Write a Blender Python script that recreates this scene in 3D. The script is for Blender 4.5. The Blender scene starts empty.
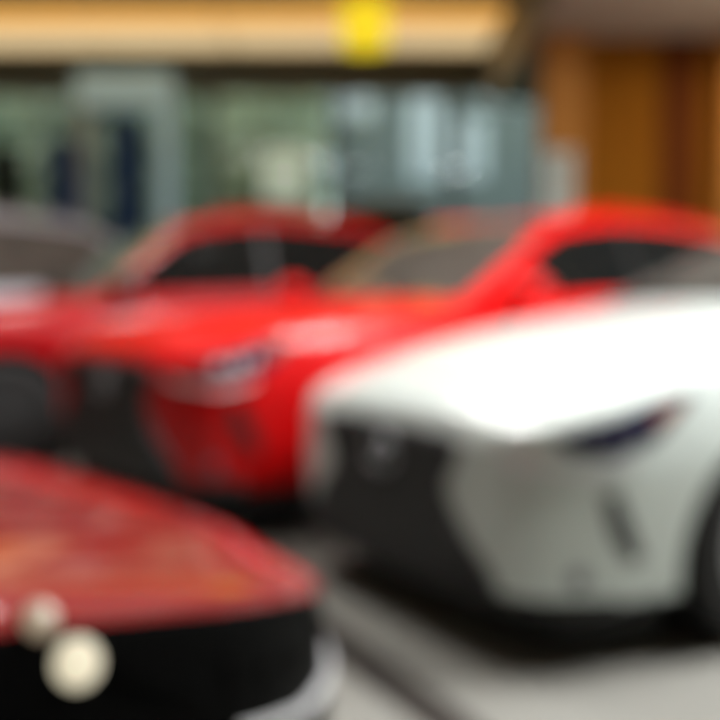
import bpy, bmesh, math, random
import numpy as np
from mathutils import Vector, Matrix
from mathutils.bvhtree import BVHTree
from mathutils.geometry import delaunay_2d_cdt

random.seed(7)
C = bpy.context.scene.collection
R = math.radians
DOF = True

# ------------------------------------------------------------------ materials
def principled(name, col, rough=0.5, metal=0.0, coat=0.0, coat_rough=0.03, ior=1.5,
               emit=None, emit_s=0.0, noise=0.0, nscale=4.0, bump=0.0, trans=0.0):
    m = bpy.data.materials.new(name); m.use_nodes = True
    nt = m.node_tree; b = nt.nodes['Principled BSDF']
    b.inputs['Base Color'].default_value = (*col, 1)
    b.inputs['Roughness'].default_value = rough
    b.inputs['Metallic'].default_value = metal
    b.inputs['Coat Weight'].default_value = coat
    b.inputs['Coat Roughness'].default_value = coat_rough
    b.inputs['IOR'].default_value = ior
    b.inputs['Transmission Weight'].default_value = trans
    if emit:
        b.inputs['Emission Color'].default_value = (*emit, 1)
        b.inputs['Emission Strength'].default_value = emit_s
    tc = nt.nodes.new('ShaderNodeTexCoord')
    n = nt.nodes.new('ShaderNodeTexNoise'); n.inputs['Scale'].default_value = nscale
    n.inputs['Detail'].default_value = 4
    nt.links.new(tc.outputs['Object'], n.inputs['Vector'])
    if noise:
        mx = nt.nodes.new('ShaderNodeMix'); mx.data_type = 'RGBA'
        nt.links.new(n.outputs['Fac'], mx.inputs['Factor'])
        mx.inputs['A'].default_value = (*[c * (1 - noise) for c in col], 1)
        mx.inputs['B'].default_value = (*[min(1, c * (1 + noise)) for c in col], 1)
        nt.links.new(mx.outputs['Result'], b.inputs['Base Color'])
    if bump:
        bp = nt.nodes.new('ShaderNodeBump'); bp.inputs['Strength'].default_value = bump
        nt.links.new(n.outputs['Fac'], bp.inputs['Height'])
        nt.links.new(bp.outputs['Normal'], b.inputs['Normal'])
    return m

def paint(name, col, rough=0.35, metal=0.0, coat=1.0, coat_rough=.04):
    return principled(name, col, rough=rough, metal=metal, coat=coat, coat_rough=coat_rough, noise=0.03, nscale=60)

M = {}
M['red'] = paint('red_paint', (0.60, 0.002, 0.003), coat=.3, coat_rough=.15)
M['red_gloss'] = paint('red_gloss_paint', (0.30, 0.001, 0.002)); M['red_gloss'].node_tree.nodes['Principled BSDF'].inputs['Coat IOR'].default_value = 1.7
M['deepred'] = paint('deep_red_paint', (0.38, 0.003, 0.006), coat=.25)
M['white'] = paint('white_paint', (0.68, 0.765, 0.74))
for k_ in ('red', 'deepred', 'red_gloss'): M[k_].node_tree.nodes['Principled BSDF'].inputs['Specular IOR Level'].default_value = .15
M['silver'] = paint('silver_paint', (.42, .42, .47), metal=0.3)
M['shade_black'] = principled('shade_black', (0.002, 0.002, 0.002), rough=0.3, ior=1.12, noise=.05, nscale=40)  # shade put into the colour of the red coupe's flank and lamps
M['darkcar'] = paint('near_black_paint', (0.012, 0.012, 0.013), rough=0.3)
M['plastic'] = principled('black_plastic', (0.012, 0.012, 0.013), rough=0.45, noise=0.2, nscale=80)
M['well'] = principled('wheel_well', (0.006, 0.006, 0.006), rough=0.9, noise=0.2, nscale=30)
M['tyre'] = principled('tyre_rubber', (0.014, 0.014, 0.014), rough=0.75, noise=0.2, nscale=120, bump=0.05)
M['chrome'] = principled('chrome', (0.42, 0.43, 0.45), rough=0.3, metal=1.0, noise=0.04, nscale=40)
M['satin'] = principled('satin_frame', (0.10, 0.10, 0.11), rough=0.4, metal=0.6, noise=0.05, nscale=40)
M['alloy'] = principled('alloy', (0.40, 0.41, 0.43), rough=0.35, metal=0.4, noise=0.05, nscale=40)
M['glass'] = principled('dark_tinted_glass', (0.006, 0.007, 0.007), rough=0.06, ior=1.28, noise=0.1, nscale=5)
M['screen'] = principled('windscreen_glass', (0.085, 0.08, 0.072), rough=0.08, coat=1.0, noise=0.5, nscale=3)  # reflections painted into the windscreen colours, one tone per car
M['screen_dim'] = principled('windscreen_dim_glass', (0.06, 0.06, 0.055), rough=0.12, noise=0.5, nscale=3)
M['screen_green'] = principled('windscreen_green_glass', (0.11, 0.15, 0.125), rough=0.08, coat=1.0, noise=0.4, nscale=3)
M['lamp_dark'] = principled('headlight_glass', (0.025, 0.025, 0.06), rough=0.25, ior=1.3, noise=0.3, nscale=20)
M['lamp_bright'] = principled('headlight_lens', (0.8, 0.82, 0.85), rough=0.15, noise=0.05, nscale=40)
M['lens_dim'] = principled('dim_lens', (.10, .10, .13), rough=.3, noise=.05, nscale=40)
M['amber'] = principled('amber_lens', (0.30, 0.11, 0.08), rough=0.2, coat=1.0, noise=0.1, nscale=40)
M['tail'] = principled('tail_light', (0.35, 0.01, 0.01), rough=0.15, coat=1.0, noise=0.1, nscale=40)
M['glint'] = principled('bright_glint', (.3, .28, .24), emit=(1, .90, .64), emit_s=.75, rough=.3, noise=.02)  # glow colour for a pale light spot on the coupe
M['glint_dim'] = principled('dim_glint', (.25, .22, .18), emit=(1, .75, .5), emit_s=.25, rough=.3, noise=.02)
M['grey_frame'] = principled('grey_frame', (0.06, 0.07, 0.07), rough=0.5, noise=0.1, nscale=5)

# ------------------------------------------------------------------ helpers
def obj(name, bm, mat, parent=None, smooth=True):
    me = bpy.data.meshes.new(name)
    bm.normal_update(); bm.to_mesh(me); bm.free()
    for m in (mat if isinstance(mat, (list, tuple)) else [mat]):
        me.materials.append(m)
    if smooth:
        for p in me.polygons: p.use_smooth = True
        try: me.set_sharp_from_angle(angle=R(38))
        except Exception: pass
    o = bpy.data.objects.new(name, me); C.objects.link(o)
    if parent is not None: o.parent = parent
    return o

def thing(name, label, cat, loc=(0, 0, 0), rotz=0, group=None):
    o = bpy.data.objects.new(name, None); C.objects.link(o)
    o.empty_display_size = 0.2
    o.location = loc; o.rotation_euler = (0, 0, rotz)
    o['label'] = label; o['category'] = cat
    if group: o['group'] = group
    return o

def tag(o, label, cat, group=None):
    o['label'] = label; o['category'] = cat
    if group: o['group'] = group
    return o

def struct(name, bm, mat, parent=None, smooth=False):
    o = obj(name, bm, mat, parent, smooth)
    if parent is None: o['kind'] = 'structure'
    return o

def add_box(bm, x0, x1, y0, y1, z0, z1, bevel=0.0):
    r = bmesh.ops.create_cube(bm, size=1.0)
    vs = r['verts']
    for v in vs:
        v.co = Vector((x0 + (v.co.x + .5) * (x1 - x0), y0 + (v.co.y + .5) * (y1 - y0), z0 + (v.co.z + .5) * (z1 - z0)))
    if bevel:
        es = list({e for v in vs for e in v.link_edges})
        bmesh.ops.bevel(bm, geom=es, offset=bevel, segments=2, affect='EDGES', profile=0.5)
    return bm

def box(x0, x1, y0, y1, z0, z1, bevel=0.0):
    return add_box(bmesh.new(), x0, x1, y0, y1, z0, z1, bevel)

def add_tube(bm, pts, r, seg=8, closed=False):
    pts = [Vector(p) for p in pts]; n = len(pts); rings = []
    for i, p in enumerate(pts):
        a = pts[(i - 1) % n] if (closed or i > 0) else p
        b = pts[(i + 1) % n] if (closed or i < n - 1) else p
        t = (b - a)
        t = t.normalized() if t.length > 1e-9 else Vector((0, 0, 1))
        up = Vector((0, 0, 1)) if abs(t.z) < 0.95 else Vector((1, 0, 0))
        s = t.cross(up).normalized(); u = s.cross(t).normalized()
        rr = r[i] if isinstance(r, (list, tuple)) else r
        rings.append([bm.verts.new(p + rr * (math.cos(2 * math.pi * k / seg) * s + math.sin(2 * math.pi * k / seg) * u)) for k in range(seg)])
    for i in range(n if closed else n - 1):
        A, B = rings[i], rings[(i + 1) % n]
        for k in range(seg):
            bm.faces.new((A[k], A[(k + 1) % seg], B[(k + 1) % seg], B[k]))
    if not closed:
        bm.faces.new(rings[0][::-1]); bm.faces.new(rings[-1])
    return bm

def add_lathe(bm, prof, seg=40, axis='y', off=(0, 0, 0)):
    """prof: list of (radius, offset along axis), revolved"""
    rings = []
    off = Vector(off)
    for (r, a) in prof:
        ring = []
        for k in range(seg):
            t = 2 * math.pi * k / seg
            if axis == 'y': p = Vector((r * math.cos(t), a, r * math.sin(t)))
            else: p = Vector((r * math.cos(t), r * math.sin(t), a))
            ring.append(bm.verts.new(off + p))
        rings.append(ring)
    for A, B in zip(rings, rings[1:]):
        for k in range(seg):
            bm.faces.new((A[k], A[(k + 1) % seg], B[(k + 1) % seg], B[k]))
    bm.faces.new(rings[0]); bm.faces.new(rings[-1][::-1])
    bmesh.ops.recalc_face_normals(bm, faces=bm.faces[:])
    return bm

def pchip(xs, ys, q):
    xs = np.asarray(xs, float); ys = np.asarray(ys, float); q = np.asarray(q, float)
    h = np.diff(xs); d = np.diff(ys) / h; n = len(xs); m = np.zeros(n)
    m[0], m[-1] = d[0], d[-1]
    for i in range(1, n - 1):
        if d[i - 1] * d[i] > 0:
            w1 = 2 * h[i] + h[i - 1]; w2 = h[i] + 2 * h[i - 1]
            m[i] = (w1 + w2) / (w1 / d[i - 1] + w2 / d[i])
    i = np.clip(np.searchsorted(xs, q) - 1, 0, n - 2)
    t = (q - xs[i]) / h[i]
    return ((2*t**3-3*t**2+1)*ys[i] + (t**3-2*t**2+t)*h[i]*m[i] + (-2*t**3+3*t**2)*ys[i+1] + (t**3-t**2)*h[i]*m[i+1])

# ------------------------------------------------------------------ car bodies: stations  x, hw, zb, zsh, yb, zbelt, yr, zr, ztop
SEDAN = [
 (2.45,.50,.24,.45,.47,.62,.30,.66,.67),(2.42,.66,.20,.47,.62,.67,.36,.71,.72),(2.32,.79,.18,.51,.75,.715,.42,.765,.775),
 (2.10,.88,.18,.56,.83,.775,.48,.825,.84),(1.75,.92,.18,.60,.86,.85,.52,.905,.92),(1.35,.93,.18,.62,.86,.91,.56,.965,.985),
 (0.85,.93,.18,.64,.85,.97,.66,1.02,1.045),(0.45,.93,.18,.66,.84,.985,.66,1.18,1.21),(-0.1,.93,.18,.67,.83,.99,.60,1.40,1.44),
 (-0.7,.93,.18,.68,.83,1.0,.58,1.44,1.49),(-1.2,.93,.18,.69,.83,1.0,.57,1.40,1.45),(-1.75,.92,.18,.71,.80,1.02,.58,1.19,1.23),
 (-2.15,.89,.20,.72,.76,1.02,.60,1.06,1.08),(-2.4,.8,.25,.72,.70,.98,.5,1.01,1.02),(-2.5,.68,.32,.70,.62,.9,.4,.93,.94)]
SUV = [
 (2.35,.52,.30,.55,.49,.74,.30,.79,.80),(2.32,.66,.26,.58,.62,.79,.36,.84,.85),(2.22,.80,.24,.62,.76,.84,.42,.895,.905),
 (2.0,.88,.22,.66,.83,.90,.48,.945,.955),(1.6,.93,.22,.70,.86,.95,.52,.99,1.00),(1.2,.94,.22,.72,.86,.99,.58,1.02,1.035),
 (.85,.94,.22,.73,.86,1.02,.70,1.05,1.07),(.5,.94,.22,.74,.855,1.04,.69,1.26,1.29),(.05,.94,.22,.75,.85,1.06,.64,1.54,1.58),
 (-.6,.94,.22,.76,.85,1.08,.63,1.61,1.66),(-1.3,.94,.22,.78,.84,1.10,.62,1.58,1.62),(-1.8,.93,.24,.80,.82,1.13,.62,1.48,1.52),
 (-2.15,.90,.28,.82,.78,1.14,.62,1.25,1.28),(-2.3,.84,.32,.80,.72,1.05,.5,1.08,1.09),(-2.38,.74,.38,.76,.62,.92,.4,.94,.95)]

def scaled(st, lx=1.0, wy=1.0, zmap=None):
    out = []
    for s in st:
        z = lambda v: zmap(v) if zmap else v
        out.append((s[0]*lx, s[1]*wy, z(s[2]), z(s[3]), s[4]*wy, z(s[5]), s[6]*wy, z(s[7]), z(s[8])))
    return out

class Shape:
    def __init__(self, st):
        self.st = sorted(st)
        self.a = np.array(self.st)
    def val(self, col, x):
        x = min(max(x, self.a[0, 0]), self.a[-1, 0])
        return float(pchip(self.a[:, 0], self.a[:, col], [x])[0])
    def mesh(self):
        a = self.a
        x0, x1 = a[0, 0], a[-1, 0]
        xs = sorted(set(np.round(np.concatenate([np.linspace(x0, x1, 90), a[:, 0], np.linspace(x1 - .35, x1, 24)]), 4)))
        xs = [x for i, x in enumerate(xs) if i == 0 or x - xs[i-1] > 0.004 or i == len(xs)-1]
        cols = [pchip(a[:, 0], a[:, k], xs) for k in range(1, 9)]
        bm = bmesh.new(); rings = []
        for i, x in enumerate(xs):
            hw, zb, zsh, yb, zbl, yr, zr, zt = [c[i] for c in cols]
            P = [(0, zb), (hw*.78, zb), (hw*.93, zb+.035), (hw*.975, zb+.55*(zsh-zb)), (hw, zsh),
                 (hw*.985, zsh+.5*(zbl-zsh)), (yb, zbl), (.45*yb+.55*yr, zbl+.53*(zr-zbl)), (yr, zr), (yr*.55, zr+.8*(zt-zr)), (0, zt)]
            # Catmull-Rom densify
            pts = []
            for k in range(len(P)-1):
                p0 = P[max(k-1, 0)]; p1 = P[k]; p2 = P[k+1]; p3 = P[min(k+2, len(P)-1)]
                for t in (0, .25, .5, .75):
                    f = lambda j: .5*((2*p1[j]) + (-p0[j]+p2[j])*t*.7/.7*1 + (2*p0[j]-5*p1[j]+4*p2[j]-p3[j])*t*t + (-p0[j]+3*p1[j]-3*p2[j]+p3[j])*t**3)
                    lin = lambda j: p1[j]+(p2[j]-p1[j])*t
                    pts.append((.55*f(0)+.45*lin(0), .55*f(1)+.45*lin(1)))
            pts.append(P[-1])
            ring = [bm.verts.new((x, y, z)) for (y, z) in pts] + [bm.verts.new((x, -y, z)) for (y, z) in pts[-2:0:-1]]
            rings.append(ring)
        n = len(rings[0])
        for A, B in zip(rings, rings[1:]):
            for k in range(n):
                bm.faces.new((A[k], B[k], B[(k+1) % n], A[(k+1) % n]))
        half = n // 2
        for ring, flip in ((rings[0], False), (rings[-1], True)):
            for k in range(half):
                a1, b1, c1, d1 = ring[k], ring[k+1], ring[(n-k-1) % n], ring[(n-k) % n]
                f = []
                for v in (a1, b1, c1, d1):
                    if v not in f: f.append(v)
                if len(f) >= 3:
                    bm.faces.new(f)
        bmesh.ops.recalc_face_normals(bm, faces=bm.faces[:])
        return bm

def inside(p, poly):
    x, y = p; c = False; n = len(poly)
    for i in range(n):
        x1, y1 = poly[i]; x2, y2 = poly[(i+1) % n]
        if (y1 > y) != (y2 > y) and x < (x2-x1)*(y-y1)/(y2-y1)+x1: c = not c
    return c

def densify(poly, h, closed=True):
    out = []; n = len(poly)
    for i in range(n if closed else n-1):
        a = poly[i]; b = poly[(i+1) % n]
        k = max(1, int(math.ceil(math.dist(a, b)/h)))
        for j in range(k): out.append((a[0]+(b[0]-a[0])*j/k, a[1]+(b[1]-a[1])*j/k))
    if not closed: out.append(tuple(poly[-1]))
    return out

def smooth_poly(poly, it=2):
    for _ in range(it):
        q = []
        for i in range(len(poly)):
            a = poly[i]; b = poly[(i+1) % len(poly)]
            q += [(a[0]*.75+b[0]*.25, a[1]*.75+b[1]*.25), (a[0]*.25+b[0]*.75, a[1]*.25+b[1]*.75)]
        poly = q
    return poly

class Proj:
    """projects flat outlines onto the bodywork"""
    def __init__(self, bm, nose):
        self.bvh = BVHTree.FromBMesh(bm); self.nose = nose
    def ray(self, mode, u, v, s=1):
        if mode == 'front':
            ph = math.atan2(u, .95); d = Vector((math.cos(ph), math.sin(ph), 0))
            return Vector((self.nose-.95, 0, v)) + d*3, -d
        if mode == 'rear':
            return Vector((-6, u, v)), Vector((1, 0, 0))
        if mode == 'side':
            return Vector((u, 4*s, v)), Vector((0, -s, 0))
        return Vector((u, v, 5)), Vector((0, 0, -1))
    def hit(self, mode, u, v, s=1):
        o, d = self.ray(mode, u, v, s)
        loc, nor, _, _ = self.bvh.ray_cast(o, d)
        if loc is None:
            loc, nor, _, _ = self.bvh.find_nearest(o + d*2.1)
        if nor.dot(d) > 0: nor = -nor
        return loc, nor
    def patch(self, mode, poly, off=.006, h=.06, s=1, depth=.02, bm=None):
        bm = bm or bmesh.new()
        b = densify(poly, h)
        us = [p[0] for p in b]; vs = [p[1] for p in b]
        pts = list(b)
        u = min(us)+h*.5
        while u < max(us):
            v = min(vs)+h*.5
            while v < max(vs):
                if inside((u, v), poly) and min(math.dist((u, v), q) for q in b) > h*.4: pts.append((u, v))
                v += h
            u += h
        nb = len(b)
        res = delaunay_2d_cdt([Vector(p) for p in pts], [(i, (i+1) % nb) for i in range(nb)], [], 1, 1e-5)
        V = []; N = []
        for p in res[0]:
            loc, nor = self.hit(mode, p[0], p[1], s)
            V.append(bm.verts.new(loc+nor*off)); N.append(nor)
        new = []
        for f in res[2]:
            try: new.append(bm.faces.new([V[i] for i in f]))
            except ValueError: pass
        idx = {v: i for i, v in enumerate(V)}
        edges = [e for f in new for e in f.edges if len(e.link_faces) == 1]
        low = {}
        for e in edges:
            for v in e.verts:
                if v not in low: low[v] = bm.verts.new(v.co - N[idx[v]]*depth)
        for e in edges:
            try: bm.faces.new((e.verts[0], e.verts[1], low[e.verts[1]], low[e.verts[0]]))
            except ValueError: pass
        bmesh.ops.recalc_face_normals(bm, faces=bm.faces[:])
        # outward orientation
        tot = sum(f.normal.dot(N[idx[f.verts[0]]]) for f in new if f.is_valid)
        if tot < 0: bmesh.ops.reverse_faces(bm, faces=bm.faces[:])
        return bm
    def line(self, mode, poly, r, off=.006, h=.05, s=1, closed=True, bm=None):
        pts = []
        for (u, v) in densify(poly, h, closed):
            loc, nor = self.hit(mode, u, v, s); pts.append(loc+nor*off)
        return add_tube(bm or bmesh.new(), pts, r, 8, closed)

def mir(poly, s): return [(u*s, v) for u, v in poly]

# ------------------------------------------------------------------ wheel
def make_wheel(car, x, y, rad, rimmat):
    s = 1 if y > 0 else -1
    bm = bmesh.new(); w = .115; r = rad
    prof = [(r*.66, -w), (r*.80, -w*1.02), (r*.93, -w*.98), (r*.985, -w*.82), (r, -w*.4), (r, w*.4), (r*.985, w*.82), (r*.93, w*.98), (r*.80, w*1.02), (r*.66, w)]
    add_lathe(bm, prof, 48)
    t = obj('wheel', bm, M['tyre'], car); t.location = (x, y, r)
    bm = bmesh.new(); f = s*w
    ring = [(r*.70, f*.9), (r*.70, f*1.07), (r*.64, f*1.07), (r*.62, f*.55), (r*.62, f*.4)]
    add_lathe(bm, ring, 48)
    add_lathe(bm, [(r*.15, f*.45), (r*.15, f*1.0), (r*.10, f*1.06), (0.005, f*1.07)], 24)
    for k in range(10):
        a = 2*math.pi*k/10
        d = Vector((math.cos(a), 0, math.sin(a))); q = Vector((-math.sin(a), 0, math.cos(a)))
        vs = []
        for (rr, hw_, yo) in ((r*.12, r*.04, f*.98), (r*.66, r*.065, f*1.0)):
            for (qq, yy) in ((-1, 0), (1, 0), (1, -.25), (-1, -.25)):
                vs.append(bm.verts.new(d*rr + q*hw_*qq + Vector((0, yo+f*yy, 0))))
        for fc in ((0,1,2,3),(4,7,6,5),(0,4,5,1),(1,5,6,2),(2,6,7,3),(3,7,4,0)):
            bm.faces.new([vs[i] for i in fc])
    bmesh.ops.recalc_face_normals(bm, faces=bm.faces[:])
    obj('rim', bm, rimmat, t)
    bm = bmesh.new()
    add_lathe(bm, [(r*.5, f*.20), (r*.5, f*.36), (0.01, f*.37)], 32)
    obj('brake_disc', bm, M['alloy'], t)

def make_mirror(car, x, y, z, mat, s):
    bm = bmesh.new()
    bmesh.ops.create_icosphere(bm, subdivisions=3, radius=1)
    for v in bm.verts:
        c = v.co
        cx = c.x if c.x > 0 else c.x*.35
        v.co = Vector((x+cx*.13, y+s*(.02+c.y*.125), z+c.z*.085*(1-.15*c.y*s)))
    add_tube(bm, [(x+.03, y-s*.20, z-.10), (x+.02, y-s*.08, z-.05)], .022)
    m = obj('door_mirror', bm, mat, car)
    bm = bmesh.new()
    add_lathe(bm, [(1, 0), (1, .01), (.9, .012)], 32)
    for v in bm.verts:
        v.co = Vector((x-.047-v.co.y*.5, y+s*.02+v.co.x*.105, z+v.co.z*.068))
    obj('mirror_glass', bm, M['chrome'], m)

# ------------------------------------------------------------------ whole car
def make_car(name, label, st, mat, nose_xy, heading, group='cars on show in the hall', glass=None, screen=None,
             rad=.345, lower=None, kind='sedan', detail=True, rim=None, mirror_mat=None, mback=.22, gw=1.25, lz=1.0, amber=None, over=.93, lens=None, hl_mat=None):
    sh = Shape(st); nose = sh.a[-1, 0]; tail = sh.a[0, 0]
    hx, hy = math.cos(heading), math.sin(heading)
    t = thing(name, label, 'car', (nose_xy[0]-hx*nose, nose_xy[1]-hy*nose, 0), heading, group)
    glass = glass or M['glass']; screen = screen or M['screen']; rim = rim or M['alloy']
    bm = sh.mesh(); pj = Proj(bm, nose)
    fx = nose-over; rx = tail+.98
    # wheel arches are cut out of the body
    body = obj('body', bm, [mat, M['well'], lower or mat], t)
    cb = bmesh.new()
    for (wx) in (fx, rx):
        for s in (1, -1):
            tmp = bmesh.new(); add_lathe(tmp, [(rad+.055, s*.60), (rad+.055, s*1.3)], 48, 'y', (wx, 0, rad))
            me = bpy.data.meshes.new('t'); tmp.to_mesh(me); tmp.free(); cb.from_mesh(me); bpy.data.meshes.remove(me)
    bmesh.ops.recalc_face_normals(cb, faces=cb.faces[:])
    cme = bpy.data.meshes.new('cut'); cb.to_mesh(cme); cb.free()
    cut = bpy.data.objects.new('cut', cme); C.objects.link(cut)
    cut.location = t.location; cut.rotation_euler = t.rotation_euler
    md = body.modifiers.new('b', 'BOOLEAN'); md.operation = 'DIFFERENCE'; md.object = cut; md.solver = 'MANIFOLD'
    bpy.context.view_layer.update()
    dg = bpy.context.evaluated_depsgraph_get()
    nm = bpy.data.meshes.new_from_object(body.evaluated_get(dg))
    body.modifiers.clear(); old = body.data; body.data = nm; nm.name = 'body'
    bpy.data.meshes.remove(old); bpy.data.objects.remove(cut); bpy.data.meshes.remove(cme)
    for p in nm.polygons:
        c = p.center; p.use_smooth = True; p.material_index = 0
        for wx in (fx, rx):
            if math.hypot(c.x-wx, c.z-rad) < rad+.0565 and abs(c.y) < .97:
                if abs(p.normal.y) < .2 or abs(c.y) < .62: p.material_index = 1
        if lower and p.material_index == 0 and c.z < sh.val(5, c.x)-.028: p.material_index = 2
    try: nm.set_sharp_from_angle(angle=R(40))
    except Exception: pass
    V = sh.val
    # find cowl and roof from stations
    S = sorted(st, reverse=True)
    cowl = S[6][0]; rf = S[8][0]; rr = S[10][0]; rb = S[12][0]
    # bonnet panel
    xs = np.linspace(cowl+.05, nose-.16, 12)
    bp = [(x, V(6, x)*1.12) for x in xs]
    bonnet = obj('bonnet', pj.patch('top', bp+[(x, -y) for x, y in reversed(bp)], .006, .07), mat, t)
    # windscreen
    xs = np.linspace(cowl-.02, rf+.04, 8)
    wp = [(x, V(6, x)-.045) for x in xs]
    ws = obj('windscreen', pj.patch('top', wp+[(x, -y) for x, y in reversed(wp)], .006, .07), screen, t)
    wb = bmesh.new()
    for y0 in (.42, -.12):
        pts = []
        for k in range(8):
            q = pj.hit('top', cowl-.03-.02*k, y0-.065*k)
            pts.append(q[0]+q[1]*.022)
        add_tube(wb, pts, .009)
    obj('wiper', wb, M['plastic'], ws)
    xs = np.linspace(rr-.06, rb+.10, 8)
    wp = [(x, V(6, x)-.06) for x in xs]
    if kind == 'sedan':
        obj('rear_window', pj.patch('top', wp+[(x, -y) for x, y in reversed(wp)], .006, .07), glass, t)
    else:
        z1 = V(7, rr)-.12; zb_ = V(5, rb)+.06
        obj('rear_window', pj.patch('rear', [(-.58, zb_), (.58, zb_), (.5, z1), (-.5, z1)], .006, .07), glass, t)
    # side glass and doors
    for s in (1, -1):
        xa = cowl-.28; xm = rf-.55; xe = rr-.25 if kind == 'sedan' else rb+.42
        def strip(xf, xb, slope=True):
            xs = np.linspace(xb, xf, 9)
            lo = [(x, V(5, x)+.035) for x in xs]
            hi = [(x, max(V(7, x)-.055, V(5, x)+.04)) for x in xs]
            return lo+list(reversed(hi))
        obj('side_window', pj.patch('side', strip(xa, xm+.025), .006, .06, s), glass, t)
        obj('side_window', pj.patch('side', strip(xm-.025, xe), .006, .06, s), glass, t)
        xs = np.array([xm-.035, xm+.035])
        obj('pillar_trim', pj.patch('side', [(x, V(5, x)+.03) for x in xs]+[(x, V(7, x)-.05) for x in xs[::-1]], .003, .05, s), M['plastic'], t)
        xd0 = fx-rad-.12; xd2 = rx+rad+.10
        for (xf, xb, nm_) in ((xd0, xm, 'front_door'), (xm-.012, xd2, 'rear_door')):
            xs = np.linspace(xb, xf, 6)
            poly = [(x, V(2, x)+.13) for x in xs]+[(x, V(5, x)-.03) for x in reversed(xs)]
            dm = mat
            d = obj(nm_, pj.patch('side', poly, .004, .08, s, .012), lower and M['shade_black'] or dm, t)
            zh = V(5, xb)-.12
            hb = bmesh.new(); l0, n0 = pj.hit('side', xb+.10, zh, s); l1, n1 = pj.hit('side', xb+.30, zh, s)
            add_tube(hb, [l0+n0*.005, l0+n0*.03, l1+n1*.03, l1+n1*.005], .012)
            obj('door_handle', hb, M['chrome'] if detail else mat, d)
        xs = np.linspace(xd2, xd0, 5)
        obj('sill', pj.patch('side', [(x, V(2, x)+.05) for x in xs]+[(x, V(2, x)+.12) for x in reversed(xs)], .008, .08, s), M['plastic'], t)
        make_mirror(t, cowl-mback, s*(V(4, cowl-.2)+.14), V(5, cowl-.2)+.09, mirror_mat or mat, s)
        for wx in (fx, rx):
            make_wheel(t, wx, s*(V(1, fx)-.135), rad, rim)
    # ---- front end
    zt = V(8, nose); zb0 = V(2, nose-.05); H = zt-zb0     # face height
    Z = lambda f: zb0+f*H
    half = [(.0, Z(.97)), (.27, Z(.96)), (.36, Z(.93)), (.33, Z(.80)), (.285, Z(.66)), (.30, Z(.55)), (.40, Z(.32)), (.50, Z(.11)), (.47, Z(.045)), (0, Z(.03))]
    half = [(u*gw, v) for u, v in half]
    gp = half+[(-u, v) for u, v in reversed(half[1:-1])]
    g = obj('grille', pj.patch('front', gp, .008, .05), M['plastic'], t)
    sb = bmesh.new()
    for k in range(11):
        z = Z(.10+.082*k); u = 0
        while inside((u+.012, z), gp): u += .01
        if u > .08: pj.line('front', [(-u, z), (u, z)], .007, .014, .06, closed=False, bm=sb)
    obj('grille_slats', sb, M['plastic'], g)
    obj('grille_frame', pj.line('front', smooth_poly(gp, 1), .011, .008), M['satin'], g)
    eb = bmesh.new()
    el = [(.085*math.cos(a), Z(.77)+.058*math.sin(a)) for a in np.linspace(0, 2*math.pi, 25)[:-1]]
    pj.line('front', el, .007, .022, .02, bm=eb)
    pj.line('front', [(.035, Z(.77)+.045), (-.012, Z(.77)-.03), (.06, Z(.77)-.03)], .007, .022, .03, closed=False, bm=eb)
    obj('emblem', eb, M['chrome'], g)
    for s in (1, -1):
        L = lambda f: zb0+f*lz*H
        hl = [(.86, L(1.09)), (.93, L(1.0)), (1.15, L(.97)), (1.5, L(1.07)), (1.85, L(1.24)), (2.15, L(1.36)), (1.72, L(1.33)), (1.35, L(1.27)), (1.05, L(1.18))]
        h = obj('headlight', pj.patch('front', mir(hl, s), .007, .045), hl_mat or M['lamp_dark'], t)
        for (u, z) in ((1.03, 1.08), (1.17, 1.09), (1.32, 1.14)):
            c = [(s*(u+.038*math.cos(a)), L(z)+.024*math.sin(a)) for a in np.linspace(0, 2*math.pi, 15)[:-1]]
            obj('lens', pj.patch('front', c, .013, .03), lens or M['lamp_bright'], h)
        am = [(1.50, L(1.13)), (1.88, L(1.27)), (1.84, L(1.32)), (1.50, L(1.23))]
        obj('indicator', pj.patch('front', mir(am, s), .012, .04), amber or M['amber'], h)
        dl = [(.62, L(.98)), (.70, L(.90)), (1.02, L(.86)), (1.34, L(.93)), (1.32, L(.96)), (1.02, L(.90)), (.74, L(.94))]
        obj('daytime_light', pj.patch('front', mir(dl, s), .008, .04), M['lamp_bright'], t)
        it = [(1.10, Z(.70)), (1.19, Z(.72)), (1.42, Z(.30)), (1.29, Z(.28)), (1.17, Z(.44))]
        obj('air_intake', pj.patch('front', mir(it, s), .007, .04), M['plastic'], t)
        fl = [(s*(.98+.05*math.cos(a)), Z(.20)+.03*math.sin(a)) for a in np.linspace(0, 2*math.pi, 15)[:-1]]
        if detail: obj('fog_light', pj.patch('front', fl, .01, .03), M['lens_dim'], t)
        zr_ = V(5, tail+.1)
        tl = [(.30, zr_-.16), (.66, zr_-.15), (.70, zr_-.05), (.30, zr_-.10)]
        obj('tail_light', pj.patch('rear', mir(tl, s), .008, .05), M['tail'], t)
    ub = bmesh.new(); yw = V(1, fx)  # black skirt added under the car to deepen the shade there
    for (xa_, xb_, y_) in ((fx+rad+.08, nose-.16, None), (fx-rad-.08, fx+rad+.08, .60), (rx+rad+.08, fx-rad-.08, yw-.10), (rx-rad-.08, rx+rad+.08, .60), (tail+.25, rx-rad-.08, yw-.16)):
        xs = np.linspace(xa_, xb_, 9)
        o_ = [(x, (y_ if y_ else V(1, x)*.93-.02)) for x in xs]
        o_ = o_+[(x, -y) for x, y in reversed(o_)]
        lo_ = [ub.verts.new((x, y*.97, .10)) for x, y in o_]; hi_ = [ub.verts.new((x, y, .27)) for x, y in o_]
        ub.faces.new(lo_[::-1]); ub.faces.new(hi_)
        for i in range(len(o_)): ub.faces.new((lo_[i], lo_[(i+1) % len(o_)], hi_[(i+1) % len(o_)], hi_[i]))
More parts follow.
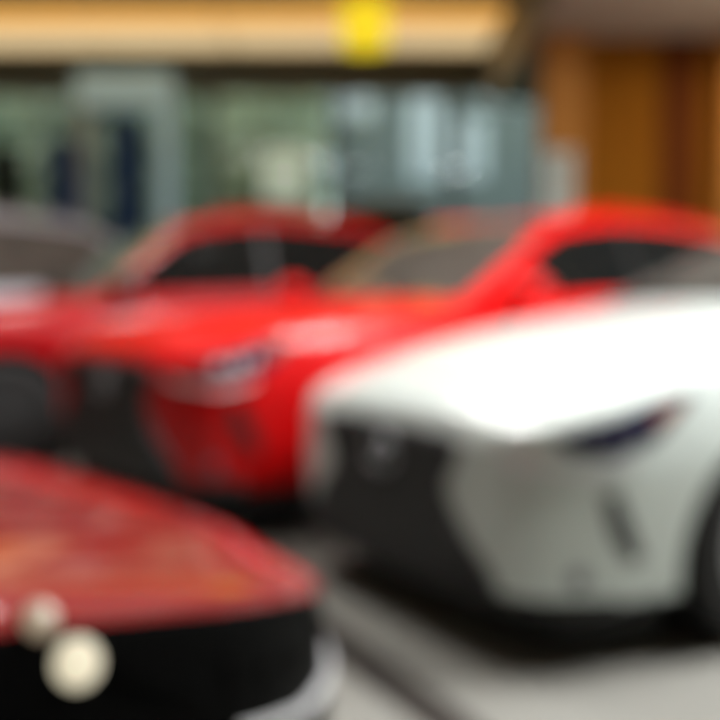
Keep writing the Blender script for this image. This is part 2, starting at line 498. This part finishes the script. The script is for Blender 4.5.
    bmesh.ops.recalc_face_normals(ub, faces=ub.faces[:])
    obj('underbody_shade', ub, M['well'], t, False)
    lip = [(u, zb0+.012) for u in np.linspace(-1.2, 1.2, 25)]
    obj('front_lip', pj.line('front', lip, .028, .0, .06, closed=False), M['plastic'], t)
    if kind == 'suv':
        rb_ = bmesh.new()
        for s in (1, -1):
            pts = []
            for x in np.linspace(rr-.3, rf-.2, 9):
                q = pj.hit('top', x, s*(V(6, x)-.06)); pts.append(q[0]+Vector((0, 0, .035)))
            add_tube(rb_, pts, .016)
            for p in (pts[0], pts[4], pts[-1]): add_tube(rb_, [p, p-Vector((0, 0, .05))], .014)
        obj('roof_rail', rb_, mat, t)
    return t, sh

TH = 60
def face_cam(th): return math.atan2(-math.cos(R(th)), -math.sin(R(th)))

def zw(z):
    if z < .3: return z
    return .3+(z-.3)*1.1 if z < 1.045 else 1.12+(z-1.045)*.85
make_car('sedan', 'white sedan nearest on the right with black hourglass grille and slim dark headlights', scaled(SEDAN, zmap=zw), M['white'],
         (.09, 3.5), face_cam(60), mback=.78, screen=M['screen_dim'], lz=.93, lens=M['lens_dim'])
make_car('suv', 'bright red suv in the middle with black grille, behind the white sedan', scaled(SUV, 1.12, 1.10, lambda z: z*1.055 if z < 1.08 else 1.1394+(z-1.08)*.95), M['red'],
         (-1.27, 5.0), face_cam(52), kind='suv', rad=.38, lz=.90, over=1.08, gw=1.45)
make_car('suv', 'darker red suv at left, parked behind the bright red suv, cut off by the frame', scaled(SUV, 1.0, 1.0, lambda z: z*1.08), M['deepred'],
         (-3.55, 6.8), face_cam(60), kind='suv', rad=.37, screen=M['screen_green'], mirror_mat=M['plastic'], lz=.93, rim=M['plastic'])
zt2 = lambda z: z if z < .8 else .8+(z-.8)*1.38
make_car('van', 'silver people carrier at the far left edge, behind the darker red suv', scaled(SUV, 1.0, 1.0, zt2), M['silver'],
         (-6.4, 8.6), face_cam(60), kind='suv', rad=.36, screen=M['screen_green'], glass=M['screen'], detail=False)
zt3 = lambda z: z if z < .8 else .8+(z-.8)*1.98
make_car('van', 'black tall people carrier with only its roof showing behind the red suvs', scaled(SUV, 1.0, 1.0, zt3), M['darkcar'],
         (.25, 10.6), face_cam(0), kind='suv', rad=.36, detail=False, screen=M['glass'])
FG, FSH = make_car('coupe', 'red coupe in the near left corner, shaded flank below the bonnet coloured black',
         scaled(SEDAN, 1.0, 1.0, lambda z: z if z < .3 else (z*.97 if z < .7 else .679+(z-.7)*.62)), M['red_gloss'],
         (-.445, 2.19), R(38), lower=M['shade_black'], amber=M['shade_black'], lens=M['shade_black'], lz=.82, hl_mat=M['shade_black'])
GLINTS = ((1.90, -.89, .695, .029, 'glint'), (1.865, -.88, .758, .021, 'glint_dim'))  # added glowing discs, painted glints on the coupe's flank
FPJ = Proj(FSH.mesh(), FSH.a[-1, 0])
for (mx_, my_, mz_, mr_, mm_) in GLINTS:
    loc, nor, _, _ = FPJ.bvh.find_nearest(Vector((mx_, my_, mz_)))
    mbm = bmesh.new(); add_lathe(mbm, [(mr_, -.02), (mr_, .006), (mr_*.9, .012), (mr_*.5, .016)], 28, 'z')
    mo = obj('glint_disc', mbm, M[mm_], FG); mo['label'] = 'round pale glint drawn as a glowing disc'
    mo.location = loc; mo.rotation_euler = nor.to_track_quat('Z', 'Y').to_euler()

# ------------------------------------------------------------------ the hall
def floor_mat():
    m = bpy.data.materials.new('polished_tile'); m.use_nodes = True
    nt = m.node_tree; b = nt.nodes['Principled BSDF']
    tc = nt.nodes.new('ShaderNodeTexCoord'); br = nt.nodes.new('ShaderNodeTexBrick')
    br.offset = 0; br.inputs['Scale'].default_value = 1
    br.inputs['Brick Width'].default_value = .8; br.inputs['Row Height'].default_value = .8
    br.inputs['Mortar Size'].default_value = .004
    br.inputs['Color1'].default_value = (.24, .24, .22, 1); br.inputs['Color2'].default_value = (.26, .26, .235, 1)
    br.inputs['Mortar'].default_value = (.25, .24, .22, 1)
    nt.links.new(tc.outputs['Object'], br.inputs['Vector'])
    nt.links.new(br.outputs['Color'], b.inputs['Base Color'])
    b.inputs['Roughness'].default_value = .3; b.inputs['Specular IOR Level'].default_value = .25
    return m
def wood_mat(name, c1, c2, sc=1.0):
    m = bpy.data.materials.new(name); m.use_nodes = True
    nt = m.node_tree; b = nt.nodes['Principled BSDF']
    tc = nt.nodes.new('ShaderNodeTexCoord'); mp = nt.nodes.new('ShaderNodeMapping')
    mp.inputs['Scale'].default_value = (3*sc, 3*sc, .3*sc)
    n = nt.nodes.new('ShaderNodeTexNoise'); n.inputs['Scale'].default_value = 3; n.inputs['Detail'].default_value = 6
    mx = nt.nodes.new('ShaderNodeMix'); mx.data_type = 'RGBA'
    mx.inputs['A'].default_value = (*c1, 1); mx.inputs['B'].default_value = (*c2, 1)
    nt.links.new(tc.outputs['Object'], mp.inputs['Vector']); nt.links.new(mp.outputs['Vector'], n.inputs['Vector'])
    nt.links.new(n.outputs['Fac'], mx.inputs['Factor']); nt.links.new(mx.outputs['Result'], b.inputs['Base Color'])
    b.inputs['Roughness'].default_value = .8
    b.inputs['Specular IOR Level'].default_value = .15
    return m
M['floor'] = floor_mat()
M['floor_strip'] = principled('dark_strip', (.045, .04, .036), rough=.3, noise=.4, nscale=30)
M['ceil'] = principled('ceiling_cream', (.55, .44, .28), rough=.9, noise=.06, nscale=2)
M['soffit'] = principled('soffit_grey', (.46, .41, .35), rough=.9, noise=.06, nscale=2)
M['wallp'] = principled('wall_plaster', (.40, .42, .40), rough=.9, noise=.05, nscale=2)
M['header'] = principled('dark_header', (.16, .16, .12), rough=.7, noise=.15, nscale=3)
M['wood'] = wood_mat('amber_timber', (.20, .068, .0015), (.27, .10, .003))
M['wood_dark'] = wood_mat('dark_timber', (.085, .018, .001), (.12, .03, .001))
M['wood_light'] = wood_mat('light_timber', (.38, .16, .03), (.48, .22, .06))

XL, XR, YF, YB, ZC = -10.0, 7.0, -5.0, 16.0, 4.9
struct('floor', box(XL, XR, YF, YB, -.1, 0), M['floor'])
struct('ceiling', box(XL, XR, YF, YB, ZC, ZC+.1), M['ceil'])
struct('wall_left', box(XL-.1, XL, YF, YB, 0, ZC), M['wallp'])
struct('wall_right', box(XR, XR+.1, YF, YB, 0, ZC), M['wallp'])
struct('wall_front', box(XL, XR, YF-.1, YF, 0, ZC), M['header'])
# narrow dark strip laid flat on the floor
ib = bmesh.new()
p0 = Vector((-.19, 3.45)); p1 = Vector((.42, 2.2)); d = (p1-p0).normalized(); q = Vector((-d.y, d.x))*.075
vs = [bm_ for bm_ in ((p0+q), (p1+q), (p1-q), (p0-q))]
f = [ib.verts.new((v.x, v.y, .002)) for v in vs]; ib.faces.new(f)
bmesh.ops.recalc_face_normals(ib, faces=ib.faces[:])
struct('trim_1', ib, M['floor_strip'])
# header beam and windows of the back wall
struct('wall_back', add_box(box(XL, 3.4, YB-.12, YB+.05, 4.42, ZC), XL, 3.4, YB-.1, YB+.05, 0, .12), M['header'])
def pane_mat():
    m = bpy.data.materials.new('window_pane'); m.use_nodes = True
    nt = m.node_tree; nt.nodes.clear()
    o = nt.nodes.new('ShaderNodeOutputMaterial'); mx = nt.nodes.new('ShaderNodeMixShader')
    a = nt.nodes.new('ShaderNodeBsdfTransparent'); b = nt.nodes.new('ShaderNodeBsdfGlossy')
    a.inputs['Color'].default_value = (.92, .93, .88, 1); b.inputs['Roughness'].default_value = .03
    fr = nt.nodes.new('ShaderNodeFresnel'); fr.inputs['IOR'].default_value = 1.45
    mu = nt.nodes.new('ShaderNodeMath'); mu.operation = 'MULTIPLY'; mu.inputs[1].default_value = .35
    nt.links.new(fr.outputs[0], mu.inputs[0]); nt.links.new(mu.outputs[0], mx.inputs[0]); nt.links.new(a.outputs[0], mx.inputs[1]); nt.links.new(b.outputs[0], mx.inputs[2])
    nt.links.new(mx.outputs[0], o.inputs[0])
    return m
M['pane'] = pane_mat()
NW = 7; wx = np.linspace(XL, 3.4, NW+1)
for i in range(NW):
    a, b = wx[i], wx[i+1]; fb = bmesh.new()
    add_box(fb, a, a+.07, YB-.07, YB+.05, .12, 4.42); add_box(fb, b-.07, b, YB-.07, YB+.05, .12, 4.42)
    add_box(fb, a+.07, b-.07, YB-.07, YB+.05, 4.34, 4.42); add_box(fb, a+.07, b-.07, YB-.07, YB+.05, .12, .2)
    w = struct('window_%d' % (i+1), fb, M['grey_frame'])
    obj('pane', box(a+.07, b-.07, YB-.02, YB, .2, 4.34), M['pane'], w, False)
# timber wall at the right
TY = 12.0
struct('wall_timber', box(2.2, XR, TY, TY+.15, 0, 4.2), M['wood'])
for k, (a, b, mt) in enumerate(((2.12, 2.62, 'wood_light'), (3.55, 4.02, 'wood_dark'), (4.25, 4.9, 'wood_light'))):
    struct('trim_%d' % (k+2), box(a, b, TY-(.25 if k != 1 else .03), TY-.002 if k != 1 else TY-.001, 0, 4.2), M[mt])
struct('ceiling_soffit', box(2.0, XR, 8.5, YB, 4.2, ZC-.002), M['soffit'])

# warm strip lights on the ceiling
M['warm'] = principled('warm_strip', (.2, .12, .05), emit=(1, .50, .11), emit_s=1.0, rough=.6, noise=.02)
M['cream'] = principled('cream_strip', (.2, .17, .12), emit=(1, .74, .40), emit_s=.82, rough=.6, noise=.02)
M['yellow'] = principled('yellow_shade', (.9, .75, .05), emit=(1, .74, .02), emit_s=.85, rough=.6, noise=.02)
xs = np.linspace(-7.6, 1.9, 6)
for i in range(5):
    side = ['at the far left', 'second from the left', 'third from the left', 'second from the right', 'nearest the timber wall'][i]
    cl = thing('ceiling_light', 'long warm orange ceiling strip light, %s of the row' % side, 'light', ((xs[i]+xs[i+1])/2, 13.4, ZC), 0, 'warm strip lights across the ceiling')
    hl = (xs[i+1]-xs[i])/2-.03
    fb = bmesh.new(); [add_box(fb, -hl, hl, y_, y_+.06, -.08, 0) for y_ in (-.55, .39, 1.76)]
    obj('housing', fb, M['ceil'], cl, False)
    obj('diffuser', box(-hl, hl, -.48, .38, -.05, -.01), M['warm'], cl, False)
    obj('diffuser', box(-hl, hl, .46, 1.75, -.05, -.01), M['cream'], cl, False)['label'] = 'cream diffuser'
pl = thing('pendant_lamp', 'bright yellow drum lamp hanging just under the ceiling strip lights', 'lamp', (.06, 12.6, 4.9))
lb = bmesh.new(); add_lathe(lb, [(.27, -.66), (.29, -.64), (.29, -.16), (.27, -.14)], 32, 'z'); obj('lamp_shade', lb, M['yellow'], pl)
cb = bmesh.new(); add_tube(cb, [(0, 0, -.12), (0, 0, 0)], .015); obj('rod', cb, M['chrome'], pl)

# entrance portal, banners and boards in front of the glass wall
def px(p, y, Y): return ((p-360)/1000*Y, Y, 1.12+(300-y)/1000*Y)
M['portal'] = principled('pale_portal', (.50, .75, .85), emit=(.5, .8, 1), emit_s=.10, rough=.5, noise=.08, nscale=3)  # faint blue glow added to brighten the header and post
M['post'] = principled('grey_post', (.34, .42, .44), rough=.5, noise=.08, nscale=3)
M['blue'] = principled('dark_blue_cloth', (.02, .075, .25), rough=.8, noise=.15, nscale=3)
M['blackb'] = principled('charcoal_cloth', (.012, .014, .014), rough=.8, noise=.15, nscale=3)
M['paleb'] = principled('pale_board', (.70, .86, .76), emit=(.75, 1, .85), emit_s=.22, rough=.6, noise=.05, nscale=3)  # faint glow added so the board stays pale in warm light
M['paleblue'] = principled('pale_blue_cloth', (.72, .84, .84), rough=.7, noise=.06, nscale=3)
Y = 15.0
x0 = px(82, 0, Y)[0]; x1 = px(176, 0, Y)[0]; zt = px(0, 78, Y)[2]; zm_ = px(0, 110, Y)[2]
pt = thing('entrance_portal', 'pale blue entrance frame with a deep header before the glass wall', 'doorway', ((x0+x1)/2, Y, 0))
w = (x1-x0)/2
obj('header', box(-w, w, -.15, .15, zm_, zt, .02), M['portal'], pt, False)
obj('post', box(-w, -w+.22, -.12, .12, 0, zm_-.001, .01), M['post'], pt, False)
obj('post', box(w-.22, w, -.12, .12, 0, zm_-.001, .01), M['portal'], pt, False)
def flag(name, label, pa, pb, ytop, Y, mat, cat='banner', group=None, round_=False):
    xa = px(pa, 0, Y)[0]; xb = px(pb, 0, Y)[0]; z = px(0, ytop, Y)[2]; w = (xb-xa)/2
    t = thing(name, label, cat, ((xa+xb)/2, Y, 0), 0, group)
    bm = bmesh.new(); n = 12; g = []
    for i in range(n+1):
        u = -w+2*w*i/n
        row = []
        for k in range(16):
            v = k/15
            zz = .25+(z-.25)*v
            if round_: zz -= (.12*w)*(u/w)**2*(v > .9)
            row.append(bm.verts.new((u, .015*math.sin(i*1.1+v*3), zz)))
        g.append(row)
    for i in range(n):
        for k in range(15): bm.faces.new((g[i][k], g[i+1][k], g[i+1][k+1], g[i][k+1]))
    r = bmesh.ops.solidify(bm, geom=bm.faces[:], thickness=.012)
    obj('cloth', bm, mat, t)
    pb_ = bmesh.new(); add_tube(pb_, [(0, .05, .02), (0, .05, z)], .02); obj('pole', pb_, M['grey_frame'], t)
    bb = bmesh.new(); add_lathe(bb, [(.24, 0), (.24, .015), (.05, .04), (.03, .25)], 32, 'z'); obj('base', bb, M['grey_frame'], t)
    return t
flag('banner', 'dark blue tall banner standing inside the pale entrance frame', 114, 146, 118, 14.7, M['blue'], group='dark banners by the entrance')
flag('banner', 'dark blue shorter banner to the left of the pale entrance frame', 51, 80, 142, 14.7, M['blue'], group='dark banners by the entrance')
flag('banner', 'charcoal banner at the far left edge by the glass wall', -8, 25, 148, 14.7, M['blackb'], group='dark banners by the entrance')
flag('banner', 'pale blue banner stand before the left edge of the timber wall', 541, 573, 152, 11.4, M['paleblue'])
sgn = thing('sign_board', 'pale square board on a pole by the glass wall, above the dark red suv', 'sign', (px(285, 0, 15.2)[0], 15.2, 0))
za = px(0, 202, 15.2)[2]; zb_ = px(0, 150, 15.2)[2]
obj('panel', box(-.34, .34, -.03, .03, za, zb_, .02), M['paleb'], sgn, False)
sb = bmesh.new(); add_tube(sb, [(0, 0, .02), (0, 0, za+.02)], .03); obj('pole', sb, M['grey_frame'], sgn)
sb = bmesh.new(); add_lathe(sb, [(.28, 0), (.28, .02), (.04, .05)], 32, 'z'); obj('base', sb, M['grey_frame'], sgn)

# ------------------------------------------------------------------ outside the glass
M['grass'] = principled('grass', (.10, .16, .05), rough=.9, noise=.4, nscale=6)
M['leaf'] = principled('leaf', (.30, .34, .20), rough=.8, noise=.35, nscale=5)
M['leaf2'] = principled('leaf_dark', (.23, .26, .16), rough=.8, noise=.35, nscale=5)
M['leaf3'] = principled('leaf_pale', (.36, .40, .23), rough=.8, noise=.35, nscale=5)
M['bark'] = principled('bark', (.08, .06, .04), rough=.9, noise=.3, nscale=20, bump=.4)
M['facade'] = principled('grey_green_facade', (.085, .11, .097), rough=.8, noise=.1, nscale=1)
M['fwin'] = principled('facade_window', (.28, .34, .335), rough=.3, noise=.15, nscale=2)
struct('ground', box(-60, 60, YB+.06, 90, -.12, -.02), M['grass'])
def tree(x, y, h, rad, mat, label):
    t = thing('tree', label, 'tree', (x, y, -.02), 0, 'trees outside the glass wall')
    bm = bmesh.new(); add_tube(bm, [(0, 0, 0), (.05, 0, h*.25), (0, .05, h*.6)], [.16, .13, .06], 10)
    for k in range(5):
        a = k*1.26; add_tube(bm, [(0, 0, h*(.3+.05*k)), (.5*rad*math.cos(a), .5*rad*math.sin(a), h*(.5+.06*k))], [.06, .025], 6)
    obj('trunk', bm, M['bark'], t)
    rs = random.Random(int(abs(x)*100)); bm = bmesh.new()
    for k in range(1500):
        while True:
            p = Vector((rs.uniform(-1, 1), rs.uniform(-1, 1), rs.uniform(-1, 1)))
            if .35 < p.length < 1: break
        c = Vector((p.x*rad, p.y*rad, h*.58+p.z*h*.42))
        a = Vector((rs.gauss(0, 1), rs.gauss(0, 1), rs.gauss(0, 1))).normalized(); b = a.orthogonal().normalized()
        sz = rs.uniform(.12, .26)
        vs = [bm.verts.new(c+a*sz), bm.verts.new(c+b*sz*.5), bm.verts.new(c-a*sz), bm.verts.new(c-b*sz*.5)]
        bm.faces.new(vs)
    obj('crown', bm, mat, t, False)
T = [(-10.3, 20, 8, 1.25, 'leaf2', 'dark green tree outside at the far left of the glass wall'),
     (-9.2, 23.0, 7.5, 1.25, 'leaf', 'green tree outside, behind the dark blue banners'),
     (-5.3, 19.6, 8.5, 1.25, 'leaf2', 'dark green tree outside, just right of the pale entrance frame'),
     (-4.25, 23.0, 7, 1.15, 'leaf', 'mid green tree outside, left of the pale square board'),
     (-1.75, 19.6, 7, 1.15, 'leaf3', 'light green tree outside, behind the pale square board')]
for (x, y, h, r_, m_, l_) in T: tree(x, y, h, r_, M[m_], l_)
def hedge(x0, x1, y0, y1, h, mat, label):
    bm = bmesh.new(); rs = random.Random(3)
    add_box(bm, x0+.2, x1-.2, y0+.2, y1-.2, 0, h-.2)
    for k in range(5000):
        f = rs.random()
        if f < .8: c = Vector((rs.uniform(x0, x1), y0+rs.uniform(0, .25), rs.uniform(0, h)))
        else: c = Vector((rs.uniform(x0, x1), rs.uniform(y0, y1), h-rs.uniform(0, .25)))
        a = Vector((rs.gauss(0, 1), rs.gauss(0, .6), rs.gauss(0, 1))).normalized(); b = a.orthogonal().normalized()
        sz = rs.uniform(.12, .28)
        bm.faces.new([bm.verts.new(c+a*sz), bm.verts.new(c+b*sz*.5), bm.verts.new(c-a*sz), bm.verts.new(c-b*sz*.5)])
    o = obj('hedge', bm, mat, None, False); o.location = (0, 0, -.02); tag(o, label, 'hedge')
hedge(-17, -.72, 24.8, 25.8, 9, M['leaf3'], 'tall pale green hedge outside, behind the trees')
bd = thing('building', 'grey green building outside with pale windows, left of the timber wall', 'building', (3.2, 26, -.02))
obj('wall', box(-4.0, 9, 0, 6, 0, 11), M['facade'], bd, False)
obj('roof', box(-4.2, 9.2, -.2, 6.2, 11.001, 11.3), M['header'], bd, False)
for (p, y, w_, h_) in ((352, 100, 44, 42), (424, 140, 32, 85), (470, 150, 30, 60), (500, 92, 44, 36)):
    X, _, z = px(p, y, 26); wf = obj('window', box(X-3.2-w_*.013, X-3.2+w_*.013, -.08, -.001, z-h_*.013, z+h_*.013), M['fwin'], bd, False)
    obj('mullion', box(X-3.2-.04, X-3.2+.04, -.11, -.081, z-h_*.013, z+h_*.013), M['grey_frame'], wf, False)

# ------------------------------------------------------------------ light
def area(loc, sx, sy, power, col=(1, 1, 1), target=None):
    l = bpy.data.lights.new('area', 'AREA'); l.shape = 'RECTANGLE'; l.size = sx; l.size_y = sy
    l.energy = power; l.color = col
    o = bpy.data.objects.new('unseen_lamp', l); C.objects.link(o); o.location = loc
    if target:
        o.rotation_euler = (Vector(target)-Vector(loc)).to_track_quat('-Z', 'Y').to_euler()
    return o
area((3.4, 3.5, 4.8), 2.0, 2.0, 720, (1, .99, .98))
area((-.1, 3.5, 4.8), 1.2, 1.2, 45, (1, .99, .98))  # added unseen lamp, brightens the white car's nose
area((-1.2, 5.3, 4.8), 1.2, 1.2, 150, (1, .98, .95))
area((-2.7, 6.6, 4.8), 1.2, 1.0, 55, (1, .98, .95))
area((4.6, 9.6, 2.7), 3.0, .6, 11, (1, .88, .7), (4.6, 9.6, 5))  # added unseen uplight without a fitting, brightens the soffit
area((5.4, 10.4, 4.1), 2.4, .5, 75, (1, .75, .45))

W = bpy.data.worlds.new('world'); bpy.context.scene.world = W; W.use_nodes = True
nt = W.node_tree; bg = nt.nodes['Background']
sky = nt.nodes.new('ShaderNodeTexSky'); sky.sky_type = 'NISHITA'; sky.sun_disc = False; sky.sun_elevation = R(40); sky.sun_rotation = R(200)
nt.links.new(sky.outputs[0], bg.inputs['Color']); bg.inputs['Strength'].default_value = .58

# ------------------------------------------------------------------ camera
cam = bpy.data.cameras.new('camera'); co = bpy.data.objects.new('camera', cam); C.objects.link(co)
co.location = (0, 0, 1.12); co.rotation_euler = (R(90-3.43), 0, 0)
cam.lens = 50; cam.sensor_width = 36; cam.clip_start = .02
cam.dof.use_dof = DOF; cam.dof.focus_distance = .25; cam.dof.aperture_fstop = 5.0
sc = bpy.context.scene; sc.camera = co
sc.view_settings.view_transform = 'Standard'
